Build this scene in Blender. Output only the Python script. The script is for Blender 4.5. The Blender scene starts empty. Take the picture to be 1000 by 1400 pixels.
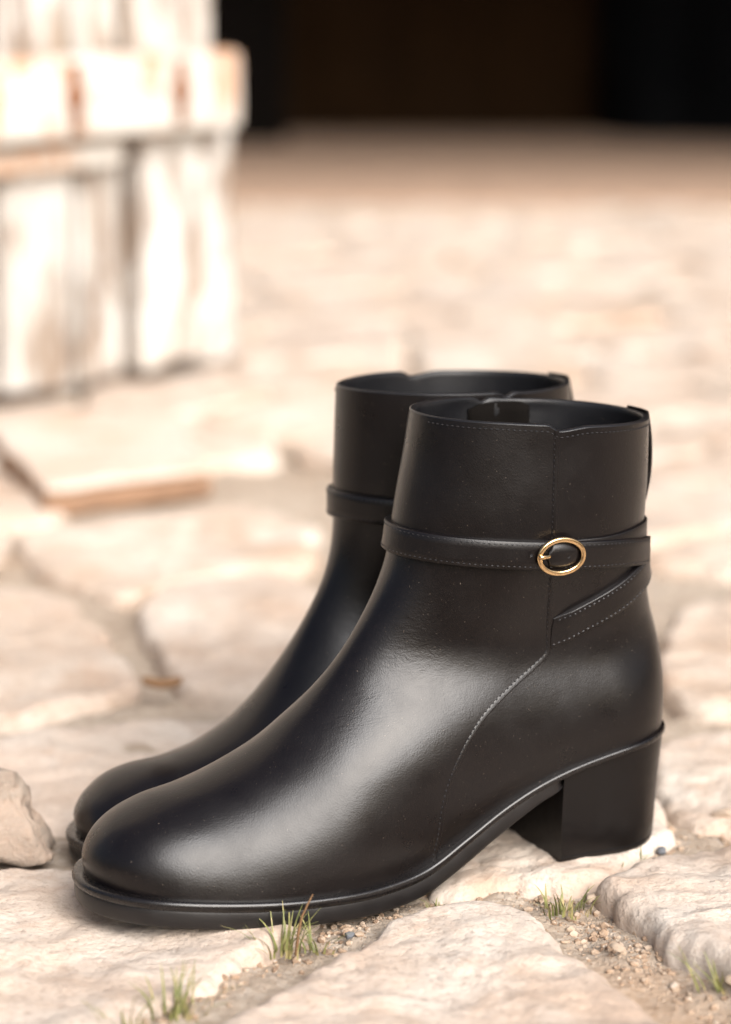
import bpy, bmesh, math, random
import numpy as np
from mathutils import Vector, Matrix, noise

random.seed(7)
scene = bpy.context.scene
R = math.radians

# ------------------------------------------------------------------ camera
CAM_H, FOCAL, SENSOR = 0.39, 85.0, 24.0
PITCH = math.atan((700 + 60) / (FOCAL / SENSOR * 1000))
cam_data = bpy.data.cameras.new('camera')
cam_data.sensor_fit = 'HORIZONTAL'
cam_data.sensor_width = SENSOR
cam_data.lens = FOCAL
cam_data.clip_start = 0.05
cam_data.clip_end = 500
cam_data.dof.use_dof = True
cam_data.dof.focus_distance = 1.09
cam_data.dof.aperture_fstop = 4.2
cam_data.dof.aperture_blades = 0
cam = bpy.data.objects.new('camera', cam_data)
scene.collection.objects.link(cam)
cam.location = (0, 0, CAM_H)
cam.rotation_euler = (math.pi / 2 - PITCH, 0, 0)
scene.camera = cam

# ------------------------------------------------------------------ light
SUN_EL, SUN_AZ = 37, 150            # azimuth: degrees clockwise from +Y (towards the barn)
world = bpy.data.worlds.new('World')
scene.world = world
world.use_nodes = True
wn = world.node_tree
sky = wn.nodes.new('ShaderNodeTexSky')
sky.sky_type = 'NISHITA'
sky.sun_disc = False
sky.sun_elevation = R(SUN_EL)
sky.sun_rotation = R(SUN_AZ)
sky.air_density = 1.0
sky.dust_density = 6.0
sky.ozone_density = 0.4
bgn = wn.nodes['Background']
bgn.inputs['Strength'].default_value = 0.075
wn.links.new(sky.outputs[0], bgn.inputs['Color'])
sd = bpy.data.lights.new('sun', 'SUN')
sd.energy = 3.4
sd.angle = R(50)
sd.color = (0.985, 0.985, 1.0)
sun = bpy.data.objects.new('sun', sd)
scene.collection.objects.link(sun)
sdir = Vector((math.sin(R(SUN_AZ)) * math.cos(R(SUN_EL)), math.cos(R(SUN_AZ)) * math.cos(R(SUN_EL)), math.sin(R(SUN_EL))))
sun.rotation_euler = (-sdir).to_track_quat('-Z', 'Y').to_euler()
scene.view_settings.view_transform = 'Standard'
scene.view_settings.look = 'None'
scene.view_settings.exposure = 0.92
scene.view_settings.gamma = 1.0
scene.view_settings.use_curve_mapping = False
scene.cycles.use_denoising = True
scene.cycles.max_bounces = 6
scene.cycles.use_adaptive_sampling = True
scene.cycles.adaptive_threshold = 0.025
scene.cycles.sample_clamp_indirect = 8

# ------------------------------------------------------------------ helpers
FPX = FOCAL / SENSOR * 1000
_cp, _sp = math.cos(PITCH), math.sin(PITCH)


def gp(px, py, z=0.0):
    """point of the ground (height z) seen at a position of the photograph"""
    a, b = (px - 500) / FPX, (py - 700) / FPX
    d = (a, _cp - b * _sp, -_sp - b * _cp)
    t = (z - CAM_H) / d[2]
    return (d[0] * t, d[1] * t)


def link(o, parent=None):
    scene.collection.objects.link(o)
    if parent is not None:
        o.parent = parent
    return o


def mesh_obj(name, V, F, mat, parent=None, smooth=True, mirror=False):
    V = np.asarray(V, float).copy()
    if mirror:
        V[:, 1] *= -1
        F = [tuple(reversed(f)) for f in F]
    me = bpy.data.meshes.new(name)
    me.from_pydata([tuple(v) for v in V], [], [tuple(int(i) for i in f) for f in F])
    me.update()
    if smooth:
        me.polygons.foreach_set('use_smooth', [True] * len(me.polygons))
    if mat is not None:
        me.materials.append(mat)
    return link(bpy.data.objects.new(name, me), parent)


def bm_obj(name, bm, mat, parent=None, smooth=False):
    me = bpy.data.meshes.new(name)
    bm.to_mesh(me)
    bm.free()
    if smooth:
        me.polygons.foreach_set('use_smooth', [True] * len(me.polygons))
    me.materials.append(mat)
    return link(bpy.data.objects.new(name, me), parent)


def empty(name, loc=(0, 0, 0), rz=0.0):
    o = bpy.data.objects.new(name, None)
    o.empty_display_size = 0.05
    link(o)
    o.location = loc
    o.rotation_euler = (0, 0, rz)
    return o


def tag(o, label=None, cat=None, group=None, kind=None):
    if label: o['label'] = label
    if cat: o['category'] = cat
    if group: o['group'] = group
    if kind: o['kind'] = kind
    return o


def grid_faces(n, m, close_u=False, close_v=False, flip=False, base=0):
    f = []
    for i in range(n if close_u else n - 1):
        for j in range(m if close_v else m - 1):
            a, b = base + i * m + j, base + i * m + (j + 1) % m
            c, d = base + ((i + 1) % n) * m + (j + 1) % m, base + ((i + 1) % n) * m + j
            f.append((a, d, c, b) if flip else (a, b, c, d))
    return f


def sm(a, b, x):
    t = np.clip((x - a) / (b - a), 0, 1)
    return t * t * (3 - 2 * t)


# ------------------------------------------------------------------ materials
class Mat:
    def __init__(self, name):
        self.m = bpy.data.materials.new(name)
        self.m.use_nodes = True
        self.nt = self.m.node_tree
        self.n = self.nt.nodes
        self.p = self.n['Principled BSDF']
        self.tc = self.n.new('ShaderNodeTexCoord')

    def link(self, a, b): self.nt.links.new(a, b)

    def coord(self, which='Object', scale=(1, 1, 1), rot=(0, 0, 0), loc=(0, 0, 0)):
        mp = self.n.new('ShaderNodeMapping')
        mp.inputs['Scale'].default_value = scale
        mp.inputs['Rotation'].default_value = rot
        mp.inputs['Location'].default_value = loc
        self.link(self.tc.outputs[which], mp.inputs[0])
        return mp.outputs[0]

    def noise(self, co, scale, detail=4, rough=0.55, dist=0.0):
        t = self.n.new('ShaderNodeTexNoise')
        t.inputs['Scale'].default_value = scale
        t.inputs['Detail'].default_value = detail
        t.inputs['Roughness'].default_value = rough
        t.inputs['Distortion'].default_value = dist
        self.link(co, t.inputs['Vector'])
        return t.outputs['Fac']

    def voronoi(self, co, scale, feature='F1', out='Distance'):
        t = self.n.new('ShaderNodeTexVoronoi')
        t.feature = feature
        t.inputs['Scale'].default_value = scale
        self.link(co, t.inputs['Vector'])
        return t.outputs[out]

    def ramp(self, fac, stops):
        r = self.n.new('ShaderNodeValToRGB')
        e = r.color_ramp.elements
        while len(e) > 1: e.remove(e[-1])
        for i, (p, c) in enumerate(stops):
            el = e[0] if i == 0 else e.new(p)
            el.position = p
            el.color = (c, c, c, 1) if isinstance(c, (int, float)) else (*c, 1)
        self.link(fac, r.inputs[0])
        return r.outputs[0]

    def mix(self, fac, a, b, mode='MIX'):
        m = self.n.new('ShaderNodeMix')
        m.data_type = 'RGBA'
        m.blend_type = mode
        for s, v in ((m.inputs[0], fac), (m.inputs[6], a), (m.inputs[7], b)):
            if isinstance(v, (int, float)): s.default_value = v
            elif isinstance(v, tuple): s.default_value = (*v, 1)
            else: self.link(v, s)
        return m.outputs[2]

    def math(self, op, a, b=0.0):
        m = self.n.new('ShaderNodeMath')
        m.operation = op
        for s, v in ((m.inputs[0], a), (m.inputs[1], b)):
            if isinstance(v, (int, float)): s.default_value = v
            else: self.link(v, s)
        return m.outputs[0]

    def bump(self, h, strength, dist, prev=None):
        b = self.n.new('ShaderNodeBump')
        b.inputs['Strength'].default_value = strength
        b.inputs['Distance'].default_value = dist
        self.link(h, b.inputs['Height'])
        if prev is not None: self.link(prev, b.inputs['Normal'])
        return b.outputs[0]

    def rand(self):
        return self.n.new('ShaderNodeObjectInfo').outputs['Random']

    def set(self, color=None, rough=None, metal=None, spec=None, normal=None):
        for k, v in (('Base Color', color), ('Roughness', rough), ('Metallic', metal), ('Specular IOR Level', spec)):
            if v is None: continue
            if isinstance(v, (int, float)): self.p.inputs[k].default_value = v
            elif isinstance(v, tuple): self.p.inputs[k].default_value = (*v, 1)
            else: self.link(v, self.p.inputs[k])
        if normal is not None: self.link(normal, self.p.inputs['Normal'])
        return self.m


def leather(name, col=(0.0028, 0.0018, 0.0019), rough=0.305, wrinkle=0.12, grain=0.22):
    M = Mat(name)
    co = M.coord()
    pores = M.voronoi(co, 1500)
    fine = M.noise(co, 900, 3)
    big = M.noise(co, 60, 5, 0.6, 0.6)
    wr = M.noise(M.coord(scale=(1, 1, 2.6)), 110, 4, 0.6, 1.2)
    sepz = M.n.new('ShaderNodeSeparateXYZ'); M.link(co, sepz.inputs[0])
    band = M.ramp(sepz.outputs[2], [(0.055, 0.0), (0.085, 1.0), (0.115, 1.0), (0.15, 0.0)])
    mask = M.math('MULTIPLY', M.ramp(M.noise(co, 28, 2), [(0.46, 0.0), (0.66, 1.0)]), band)
    n1 = M.bump(pores, grain, 0.00012)
    n2 = M.bump(fine, grain, 0.00012, n1)
    n3 = M.bump(M.math('MULTIPLY', wr, mask), wrinkle, 0.0012, n2)
    n4 = M.bump(big, 0.06, 0.002, n3)
    rg = M.ramp(M.noise(co, 35, 5, 0.65), [(0.3, rough - 0.05), (0.7, rough + 0.07)])
    c = M.mix(M.noise(co, 18, 4), tuple(x * 0.8 for x in col), tuple(x * 1.35 for x in col))
    # a few specks of dust
    dust = M.ramp(M.noise(co, 1300, 1, 0.4), [(0.76, 0.0), (0.80, 0.35)])
    c = M.mix(dust, c, (0.25, 0.2, 0.16))
    return M.set(c, rg, spec=0.40, normal=n4)


def plain(name, col, rough, spec=0.5, metal=0.0, nscale=80, bump=0.1, bd=0.0005, var=0.25):
    M = Mat(name)
    co = M.coord()
    n = M.noise(co, nscale, 5)
    c = M.mix(n, tuple(x * (1 - var) for x in col), tuple(x * (1 + var) for x in col))
    rg = M.ramp(M.noise(co, nscale * 0.7, 4), [(0.3, max(0, rough - 0.06)), (0.7, rough + 0.06)])
    return M.set(c, rg, metal, spec, M.bump(n, bump, bd))


MAT = {}
MAT['leather'] = leather('black_leather')
MAT['strap'] = leather('strap_leather', rough=0.36, wrinkle=0.04)
MAT['lining'] = leather('lining_leather', (0.006, 0.006, 0.007), 0.36, 0.4)
MAT['welt'] = plain('welt_leather', (0.005, 0.004, 0.004), 0.27, nscale=200, bump=0.15, bd=0.0003)
MAT['sole'] = plain('sole_edge', (0.005, 0.004, 0.004), 0.42, nscale=160, bump=0.25, bd=0.0004)
MAT['heel'] = plain('stacked_heel', (0.0032, 0.0023, 0.0022), 0.40, spec=0.28, nscale=220, bump=0.12, bd=0.0003)
MAT['thread'] = plain('thread', (0.016, 0.015, 0.016), 0.5, bump=0)
MAT['gold'] = plain('gold_metal', (0.80, 0.56, 0.30), 0.20, metal=1.0, nscale=300, bump=0.05, bd=0.0001, var=0.08)
MAT['tape'] = plain('zip_tape', (0.012, 0.012, 0.013), 0.8, bump=0.3)
MAT['fluff'] = plain('fluff', (0.22, 0.21, 0.22), 0.9, bump=0)


def stone_mat(name, base=(0.44, 0.325, 0.24), pale=(0.63, 0.57, 0.495), warm=(0.36, 0.21, 0.12), stain=0.6):
    M = Mat(name)
    co = M.coord('Object')
    r = M.rand()
    vec = M.n.new('ShaderNodeVectorMath'); vec.operation = 'ADD'
    comb = M.n.new('ShaderNodeCombineXYZ')
    for i in range(3): M.link(M.math('MULTIPLY', r, 7.0 + 3 * i), comb.inputs[i])
    M.link(co, vec.inputs[0]); M.link(comb.outputs[0], vec.inputs[1])
    co = vec.outputs[0]
    big = M.noise(co, 9, 6, 0.6, 0.4)
    mid = M.noise(co, 38, 6, 0.65, 0.3)
    fine = M.noise(co, 260, 6, 0.7)
    c = M.mix(M.ramp(big, [(0.34, 0.0), (0.62, 1.0)]), base, pale)
    c = M.mix(M.ramp(mid, [(0.50, 0.0), (0.72, stain)]), c, warm)
    c = M.mix(M.ramp(M.noise(co, 17, 5, 0.6, 0.8), [(0.54, 0.0), (0.75, 0.45)]), c, (0.62, 0.57, 0.51))
    c = M.mix(M.ramp(fine, [(0.30, 0.75), (0.50, 0.0)]), c, (0.22, 0.155, 0.11))
    c = M.mix(M.ramp(M.noise(co, 70, 4, 0.6, 1.5), [(0.62, 0.0), (0.70, 0.5)]), c, (0.30, 0.22, 0.17))
    c = M.mix(M.ramp(M.noise(co, 13, 4, 0.55, 0.6), [(0.50, 0.0), (0.68, 0.45)]), c, (0.49, 0.33, 0.23))
    # per-stone tint
    c = M.mix(M.math('MULTIPLY', r, 0.4), c, (0.50, 0.42, 0.36))
    pits = M.voronoi(co, 190)
    n = M.bump(big, 0.35, 0.01)
    n = M.bump(mid, 0.45, 0.005, n)
    n = M.bump(M.ramp(pits, [(0.0, 0.0), (0.35, 1.0)]), 0.25, 0.0012, n)
    n = M.bump(fine, 0.65, 0.0014, n)
    n = M.bump(M.noise(co, 900, 3, 0.7), 0.6, 0.0006, n)
    return M.set(c, M.ramp(mid, [(0.3, 0.72), (0.7, 0.92)]), spec=0.3, normal=n)


MAT['stone'] = stone_mat('sandstone')
MAT['rock'] = stone_mat('rock', (0.14, 0.105, 0.078), (0.30, 0.245, 0.195), (0.085, 0.055, 0.035), 0.85)


def soil_mat():
    M = Mat('sandy_soil')
    co = M.coord()
    a = M.noise(co, 12, 6, 0.6)
    b = M.noise(co, 320, 5, 0.7)
    v = M.voronoi(co, 260, out='Color')
    c = M.mix(M.ramp(a, [(0.35, 0.0), (0.65, 1.0)]), (0.41, 0.325, 0.25), (0.49, 0.42, 0.345))
    c = M.mix(0.35, c, M.ramp(v, [(0.0, (0.20, 0.14, 0.09)), (0.5, (0.42, 0.33, 0.25)), (1.0, (0.62, 0.55, 0.47))]))
    c = M.mix(M.ramp(M.noise(co, 6, 3), [(0.55, 0.0), (0.7, 0.5)]), c, (0.38, 0.21, 0.10))
    n = M.bump(M.noise(co, 60, 6, 0.7), 0.5, 0.006)
    n = M.bump(b, 0.9, 0.003, n)
    return M.set(c, 0.95, spec=0.2, normal=n)


MAT['soil'] = soil_mat()


def painted_wood():
    M = Mat('peeling_white_paint')
    co = M.coord('Object')
    gr = M.coord('Object', scale=(18, 18, 1.6))
    g = M.noise(gr, 3.0, 6, 0.65, 0.5)
    p = M.noise(M.coord('Object', scale=(3.0, 3.0, 1.0)), 9, 7, 0.68, 0.4)
    wood = M.mix(M.ramp(g, [(0.3, 0.0), (0.7, 1.0)]), (0.16, 0.11, 0.08), (0.34, 0.27, 0.21))
    mask = M.ramp(p, [(0.45, 0.0), (0.59, 1.0)])
    c = M.mix(mask, (0.55, 0.53, 0.495), wood)
    c = M.mix(M.ramp(M.noise(co, 8, 4, 0.6), [(0.5, 0.0), (0.75, 0.25)]), c, (0.55, 0.42, 0.30))
    n = M.bump(M.math('SUBTRACT', g, mask), 0.5, 0.004)
    return M.set(c, M.ramp(mask, [(0.0, 0.55), (1.0, 0.9)]), spec=0.3, normal=n)


def rusty_paint():
    M = Mat('rust_stained_white_paint')
    co = M.coord('Object')
    g = M.noise(M.coord('Object', scale=(1.2, 12, 12)), 4, 6, 0.6)
    c = M.mix(M.ramp(g, [(0.50, 0.0), (0.75, 0.4)]), (0.55, 0.525, 0.48), (0.30, 0.22, 0.16))
    st = M.noise(M.coord('Object', scale=(2.2, 1, 1.0)), 11, 5, 0.6, 0.3)
    c = M.mix(M.ramp(st, [(0.50, 0.0), (0.62, 0.85)]), c, (0.42, 0.17, 0.04))
    n = M.bump(g, 0.4, 0.003)
    return M.set(c, 0.65, spec=0.3, normal=n)


MAT['paint'] = painted_wood()
MAT['rail'] = rusty_paint()
MAT['rust'] = plain('rusty_iron', (0.18, 0.065, 0.02), 0.8, nscale=120, bump=0.5, bd=0.002, var=0.5)
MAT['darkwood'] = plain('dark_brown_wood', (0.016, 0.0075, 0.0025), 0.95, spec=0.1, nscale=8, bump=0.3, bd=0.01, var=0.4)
MAT['tar'] = plain('blue_black_cloth', (0.0009, 0.0012, 0.0018), 0.9, spec=0.1, nscale=10, bump=0.2, bd=0.01, var=0.3)
MAT['earth'] = plain('added_dark_earth', (0.085, 0.064, 0.045), 0.95, spec=0.15, nscale=140, bump=0.8, bd=0.004, var=0.55)  # for the added ground that darkens reflections in the boots
MAT['oldwood'] = plain('bare_old_wood', (0.15, 0.10, 0.07), 0.9, nscale=30, bump=0.4, bd=0.004, var=0.4)
MAT['nearblack'] = plain('near_black', (0.0035, 0.0026, 0.002), 0.95, spec=0.1, nscale=10, bump=0.2, bd=0.01)  # stands in for barn darkness on the board; also colours the zip guard
MAT['slabstone'] = stone_mat('slab_stone', (0.54, 0.42, 0.33), (0.62, 0.55, 0.48), (0.5, 0.32, 0.2), 0.3)
MAT['slabedge'] = plain('weathered_brown_edge', (0.23, 0.135, 0.08), 0.9, nscale=60, bump=0.6, bd=0.004, var=0.45)
MAT['wallstone'] = plain('wall_stone', (0.10, 0.072, 0.052), 0.9, nscale=9, bump=0.5, bd=0.02, var=0.35)
MAT['floor'] = plain('trodden_earth', (0.40, 0.27, 0.19), 0.95, nscale=14, bump=0.6, bd=0.02, var=0.3)
MAT['wallmortar'] = plain('wall_mortar', (0.34, 0.29, 0.23), 0.95, nscale=30, bump=0.5, bd=0.01, var=0.2)


def grass_mat():
    M = Mat('grass_blade')
    info = M.coord('Object')
    n = M.noise(info, 160, 2)
    c = M.ramp(n, [(0.3, (0.085, 0.105, 0.03)), (0.5, (0.19, 0.19, 0.065)), (0.7, (0.34, 0.27, 0.13))])
    M.p.inputs['Transmission Weight'].default_value = 0.0
    return M.set(c, 0.55, spec=0.35)


MAT['grass'] = grass_mat()
MAT['dry'] = plain('dry_stem', (0.20, 0.11, 0.05), 0.8, bump=0)
MAT['leaf'] = plain('dry_leaf', (0.24, 0.13, 0.06), 0.8, nscale=90, bump=0.3, bd=0.001)

# ------------------------------------------------------------------ boot form (centimetres: x heel to toe, y outwards, z up)


def spline(P, n):
    P = np.asarray(P, float)
    d = np.r_[0, np.cumsum(np.sqrt(np.linalg.norm(np.diff(P, axis=0), axis=1)))]
    P2 = np.vstack([2 * P[0] - P[1], P, 2 * P[-1] - P[-2]])
    t = np.r_[2 * d[0] - d[1], d, 2 * d[-1] - d[-2]]
    out = []
    m = max(4, int(n / len(P)) + 2)
    for i in range(1, len(P2) - 2):
        u = np.linspace(t[i], t[i + 1], m, endpoint=False)[:, None]
        A1 = (t[i] - u) / (t[i] - t[i - 1]) * P2[i - 1] + (u - t[i - 1]) / (t[i] - t[i - 1]) * P2[i]
        A2 = (t[i + 1] - u) / (t[i + 1] - t[i]) * P2[i] + (u - t[i]) / (t[i + 1] - t[i]) * P2[i + 1]
        A3 = (t[i + 2] - u) / (t[i + 2] - t[i + 1]) * P2[i + 1] + (u - t[i + 1]) / (t[i + 2] - t[i + 1]) * P2[i + 2]
        B1 = (t[i + 1] - u) / (t[i + 1] - t[i - 1]) * A1 + (u - t[i - 1]) / (t[i + 1] - t[i - 1]) * A2
        B2 = (t[i + 2] - u) / (t[i + 2] - t[i]) * A2 + (u - t[i]) / (t[i + 2] - t[i]) * A3
        out.append((t[i + 1] - u) / (t[i + 1] - t[i]) * B1 + (u - t[i]) / (t[i + 1] - t[i]) * B2)
    Q = np.vstack(out + [P[-1:]])
    s = np.r_[0, np.cumsum(np.linalg.norm(np.diff(Q, axis=0), axis=1))]
    k = np.linspace(0, s[-1], n)
    return np.stack([np.interp(k, s, Q[:, j]) for j in range(Q.shape[1])], 1)


FRONT_LEFT = [(27.0, 1.55), (27.05, 2.35), (26.72, 3.12), (26.19, 3.72), (25.48, 4.21), (24.26, 4.70), (22.63, 5.08), (20.95, 5.69), (19.27, 6.55), (17.93, 7.58), (16.60, 8.75), (15.41, 10.09), (14.35, 11.59), (13.72, 12.65), (13.18, 13.89), (12.80, 15.79), (12.58, 16.88), (12.28, 18.28), (11.99, 19.96), (11.97, 20.05)]
FRONT_RIGHT = [(27.0, 1.55), (27.08, 2.35), (26.69, 3.09), (26.10, 3.61), (25.40, 4.04), (24.16, 4.33), (22.45, 4.40), (20.55, 4.80), (18.71, 5.69), (17.31, 6.86), (16.11, 8.29), (15.04, 9.82), (14.09, 11.43), (13.64, 12.62), (13.37, 13.94), (13.23, 15.86), (13.11, 16.98), (12.98, 18.42), (12.82, 19.96), (12.81, 20.05)]
BACK = [(-.06, 5.25), (-.10, 6.5), (-.06, 8.12), (.10, 9.2), (.63, 11.14), (1.06, 14.15), (.98, 16.77), (.98, 19.01), (.98, 19.3)]
BACK_RIGHT = BACK[:5] + [(1.2, 14.15), (1.35, 16.77), (1.42, 19.01), (1.42, 19.3)]
FEATH = [(-.06, 5.25), (1., 5.25), (2.2, 5.15), (3.8, 4.9), (5.9, 4.45), (7.5, 3.95), (9.35, 3.15), (11.3, 2.1), (13.3, 1.15), (15.5, .82), (18.4, .85), (21.4, 1.05), (24.4, 1.35), (27.0, 1.55)]
RTAB = [(0, 5.2), (2, 4.6), (5, 4.4), (9, 5.2), (13, 6.4), (17, 7.2), (20, 6.4), (24, 5.8), (40, 5.7)]
BRTAB = [(0, 3.3), (5, 3.7), (8, 4.6), (11, 5.4), (40, 5.6)]
WFOOT = [(-1, 3.45), (2, 3.5), (5, 3.48), (8, 3.48), (11, 3.6), (14, 3.85), (17, 4.15), (20, 4.2), (23, 4.1), (30, 4.0)]
WSHAFT = [(0, 3.35), (5, 3.4), (7, 3.12), (9, 2.72), (10.5, 2.8), (12.3, 3.35), (14, 3.85), (16, 4.1), (20, 4.2)]
SEAM = [(7.3, 19.62), (7.3, 18.0), (7.31, 16.12), (7.24, 14.2), (6.92, 11.22), (6.80, 10.2), (6.88, 9.55), (7.6, 9.0), (8.75, 8.32), (10.3, 7.23), (11.57, 5.64), (12.24, 4.15), (12.56, 2.26), (12.7, 1.25)]


def smooth_table(T):
    q = np.linspace(T[0][0], T[-1][0], 400)
    v = np.interp(q, *zip(*T))
    n = max(3, int(1.1 / (q[1] - q[0])))
    ker = np.hanning(2 * n + 1); ker /= ker.sum()
    return q, np.convolve(np.pad(v, n, mode='edge'), ker, 'valid')


FOOT_S, SHAFT_S = smooth_table(WFOOT), smooth_table(WSHAFT)


class Form:
    def __init__(self, front, back):
        self.F = spline(front, 520)
        self.B = spline(back, 260)
        self.Fe = spline(FEATH[::-1], 400)
        self.FE = self.prep(self.F, -1)
        self.BE = self.prep(self.B, 1)
        self.Rf = np.interp(np.cumsum(self.FE[2]) - 6., *zip(*RTAB))
        self.Rb = np.interp(np.cumsum(self.BE[2]) - 6., *zip(*BRTAB))

    @staticmethod
    def prep(C, sgn):
        u = C[0] - C[1]; u /= np.linalg.norm(u)
        v = C[-1] - C[-2]; v /= np.linalg.norm(v)
        k = np.arange(.05, 6, .05)[:, None]
        E = np.vstack([(C[0] + u * k)[::-1], C, C[-1] + v * k])
        T = np.gradient(E, axis=0)
        ds = np.linalg.norm(T, axis=1)
        T /= ds[:, None]
        return E, T, ds, np.stack([T[:, 1], -T[:, 0]], 1) * sgn

    @staticmethod
    def sdist(P, E, Rr):
        X, T, ds, N = E
        d2 = ((P[:, None, :] - X[None]) ** 2).sum(-1)
        i = d2.argmin(1)
        dm = ((P - X[i]) * N[i]).sum(1)
        w = ds / np.maximum(d2, 1e-4) ** 2
        S = w.sum(1)
        soft = (S / (np.pi / 2)) ** (-1 / 3)
        m = sm(.1, .6, dm)
        return dm * (1 - m) + soft * m, (w * Rr).sum(1) / S

    def Q(self, P):
        P = np.asarray(P, float).reshape(-1, 2)
        out = np.empty(len(P))
        g = lambda q: np.where(q < 1, 2 * q - q * q, 1.)
        for a in range(0, len(P), 4000):
            p = P[a:a + 4000]
            x, z = p[:, 0], p[:, 1]
            df, rf = self.sdist(p, self.FE, self.Rf)
            db, rb = self.sdist(p, self.BE, self.Rb)
            k = sm(5.2, 10.5, z)
            w0 = np.interp(x, *FOOT_S) * (1 - k) + np.interp(z, *SHAFT_S) * k
            w0 = w0 * (1 - .065 * sm(22, 12, x) * np.exp(-((z - np.interp(x, self.Fe[::-1, 0], self.Fe[::-1, 1])) / .9) ** 2))
            out[a:a + 4000] = w0 * w0 * g(df / rf) * g(db / rb)
        return out

    def W(self, P): return np.sqrt(np.maximum(self.Q(P), 0))

    @staticmethod
    def cen(x):
        x = np.asarray(x, float)
        return .3 * np.exp(-((x - 16.5) / 5.) ** 2) - .1 * np.clip((x - 17) / 10, 0, 1.2) ** 1.5

    def pt(self, P, side, off=0.0):
        """surface point(s) for profile position(s) P on one side, lifted by off along the normal"""
        P = np.asarray(P, float).reshape(-1, 2)
        w = self.W(P)
        p = np.stack([P[:, 0], self.cen(P[:, 0]) + side * w, P[:, 1]], 1)
        if np.ndim(off) == 0 and off == 0: return p
        return p + self.nrm(P, side, w) * np.asarray(off, float).reshape(-1, 1)

    def nrm(self, P, side, w=None):
        P = np.asarray(P, float).reshape(-1, 2)
        e = .03
        if w is None: w = self.W(P)
        gx = (self.Q(P + [e, 0]) - self.Q(P - [e, 0])) / (2 * e)
        gz = (self.Q(P + [0, e]) - self.Q(P - [0, e])) / (2 * e)
        n = np.stack([-gx, 2 * side * w, -gz], 1)
        return n / np.maximum(np.linalg.norm(n, axis=1), 1e-9)[:, None]

    def feath(self, x): return np.interp(x, self.Fe[::-1, 0], self.Fe[::-1, 1])

    def xf(self, z): return np.interp(z, self.F[150:, 1], self.F[150:, 0])

    def xb(self, z): return np.interp(z, self.B[:, 1], self.B[:, 0])


def dash_mesh(P, N, period=.24, length=.165, r=.036, lift=.0):
    """thread stitches along a polyline P with surface normals N"""
    s = np.r_[0, np.cumsum(np.linalg.norm(np.diff(P, axis=0), axis=1))]
    k = np.arange(period, s[-1] - length, period)
    at = lambda q: np.stack([np.interp(q, s, P[:, j]) for j in range(3)], 1)
    nn = np.stack([np.interp(k, s, N[:, j]) for j in range(3)], 1)
    nn /= np.linalg.norm(nn, axis=1)[:, None]
    a, b = at(k), at(k + length)
    V, F = [], []
    for p, q, n in zip(a, b, nn):
        t = (q - p) / max(1e-6, np.linalg.norm(q - p))
        w = np.cross(t, n)
        c = (p + q) / 2
        base = len(V)
        V += [p - n * r * .6, q - n * r * .6, c + w * r + n * (lift - .01), c - w * r + n * (lift - .01),
              p * .72 + q * .28 + n * (r * .9 + lift), p * .28 + q * .72 + n * (r * .9 + lift)]
        F += [tuple(base + i for i in f) for f in ((0, 2, 4), (4, 2, 5), (5, 2, 1), (0, 4, 3), (4, 5, 3), (5, 1, 3))]
    return V, F


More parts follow.
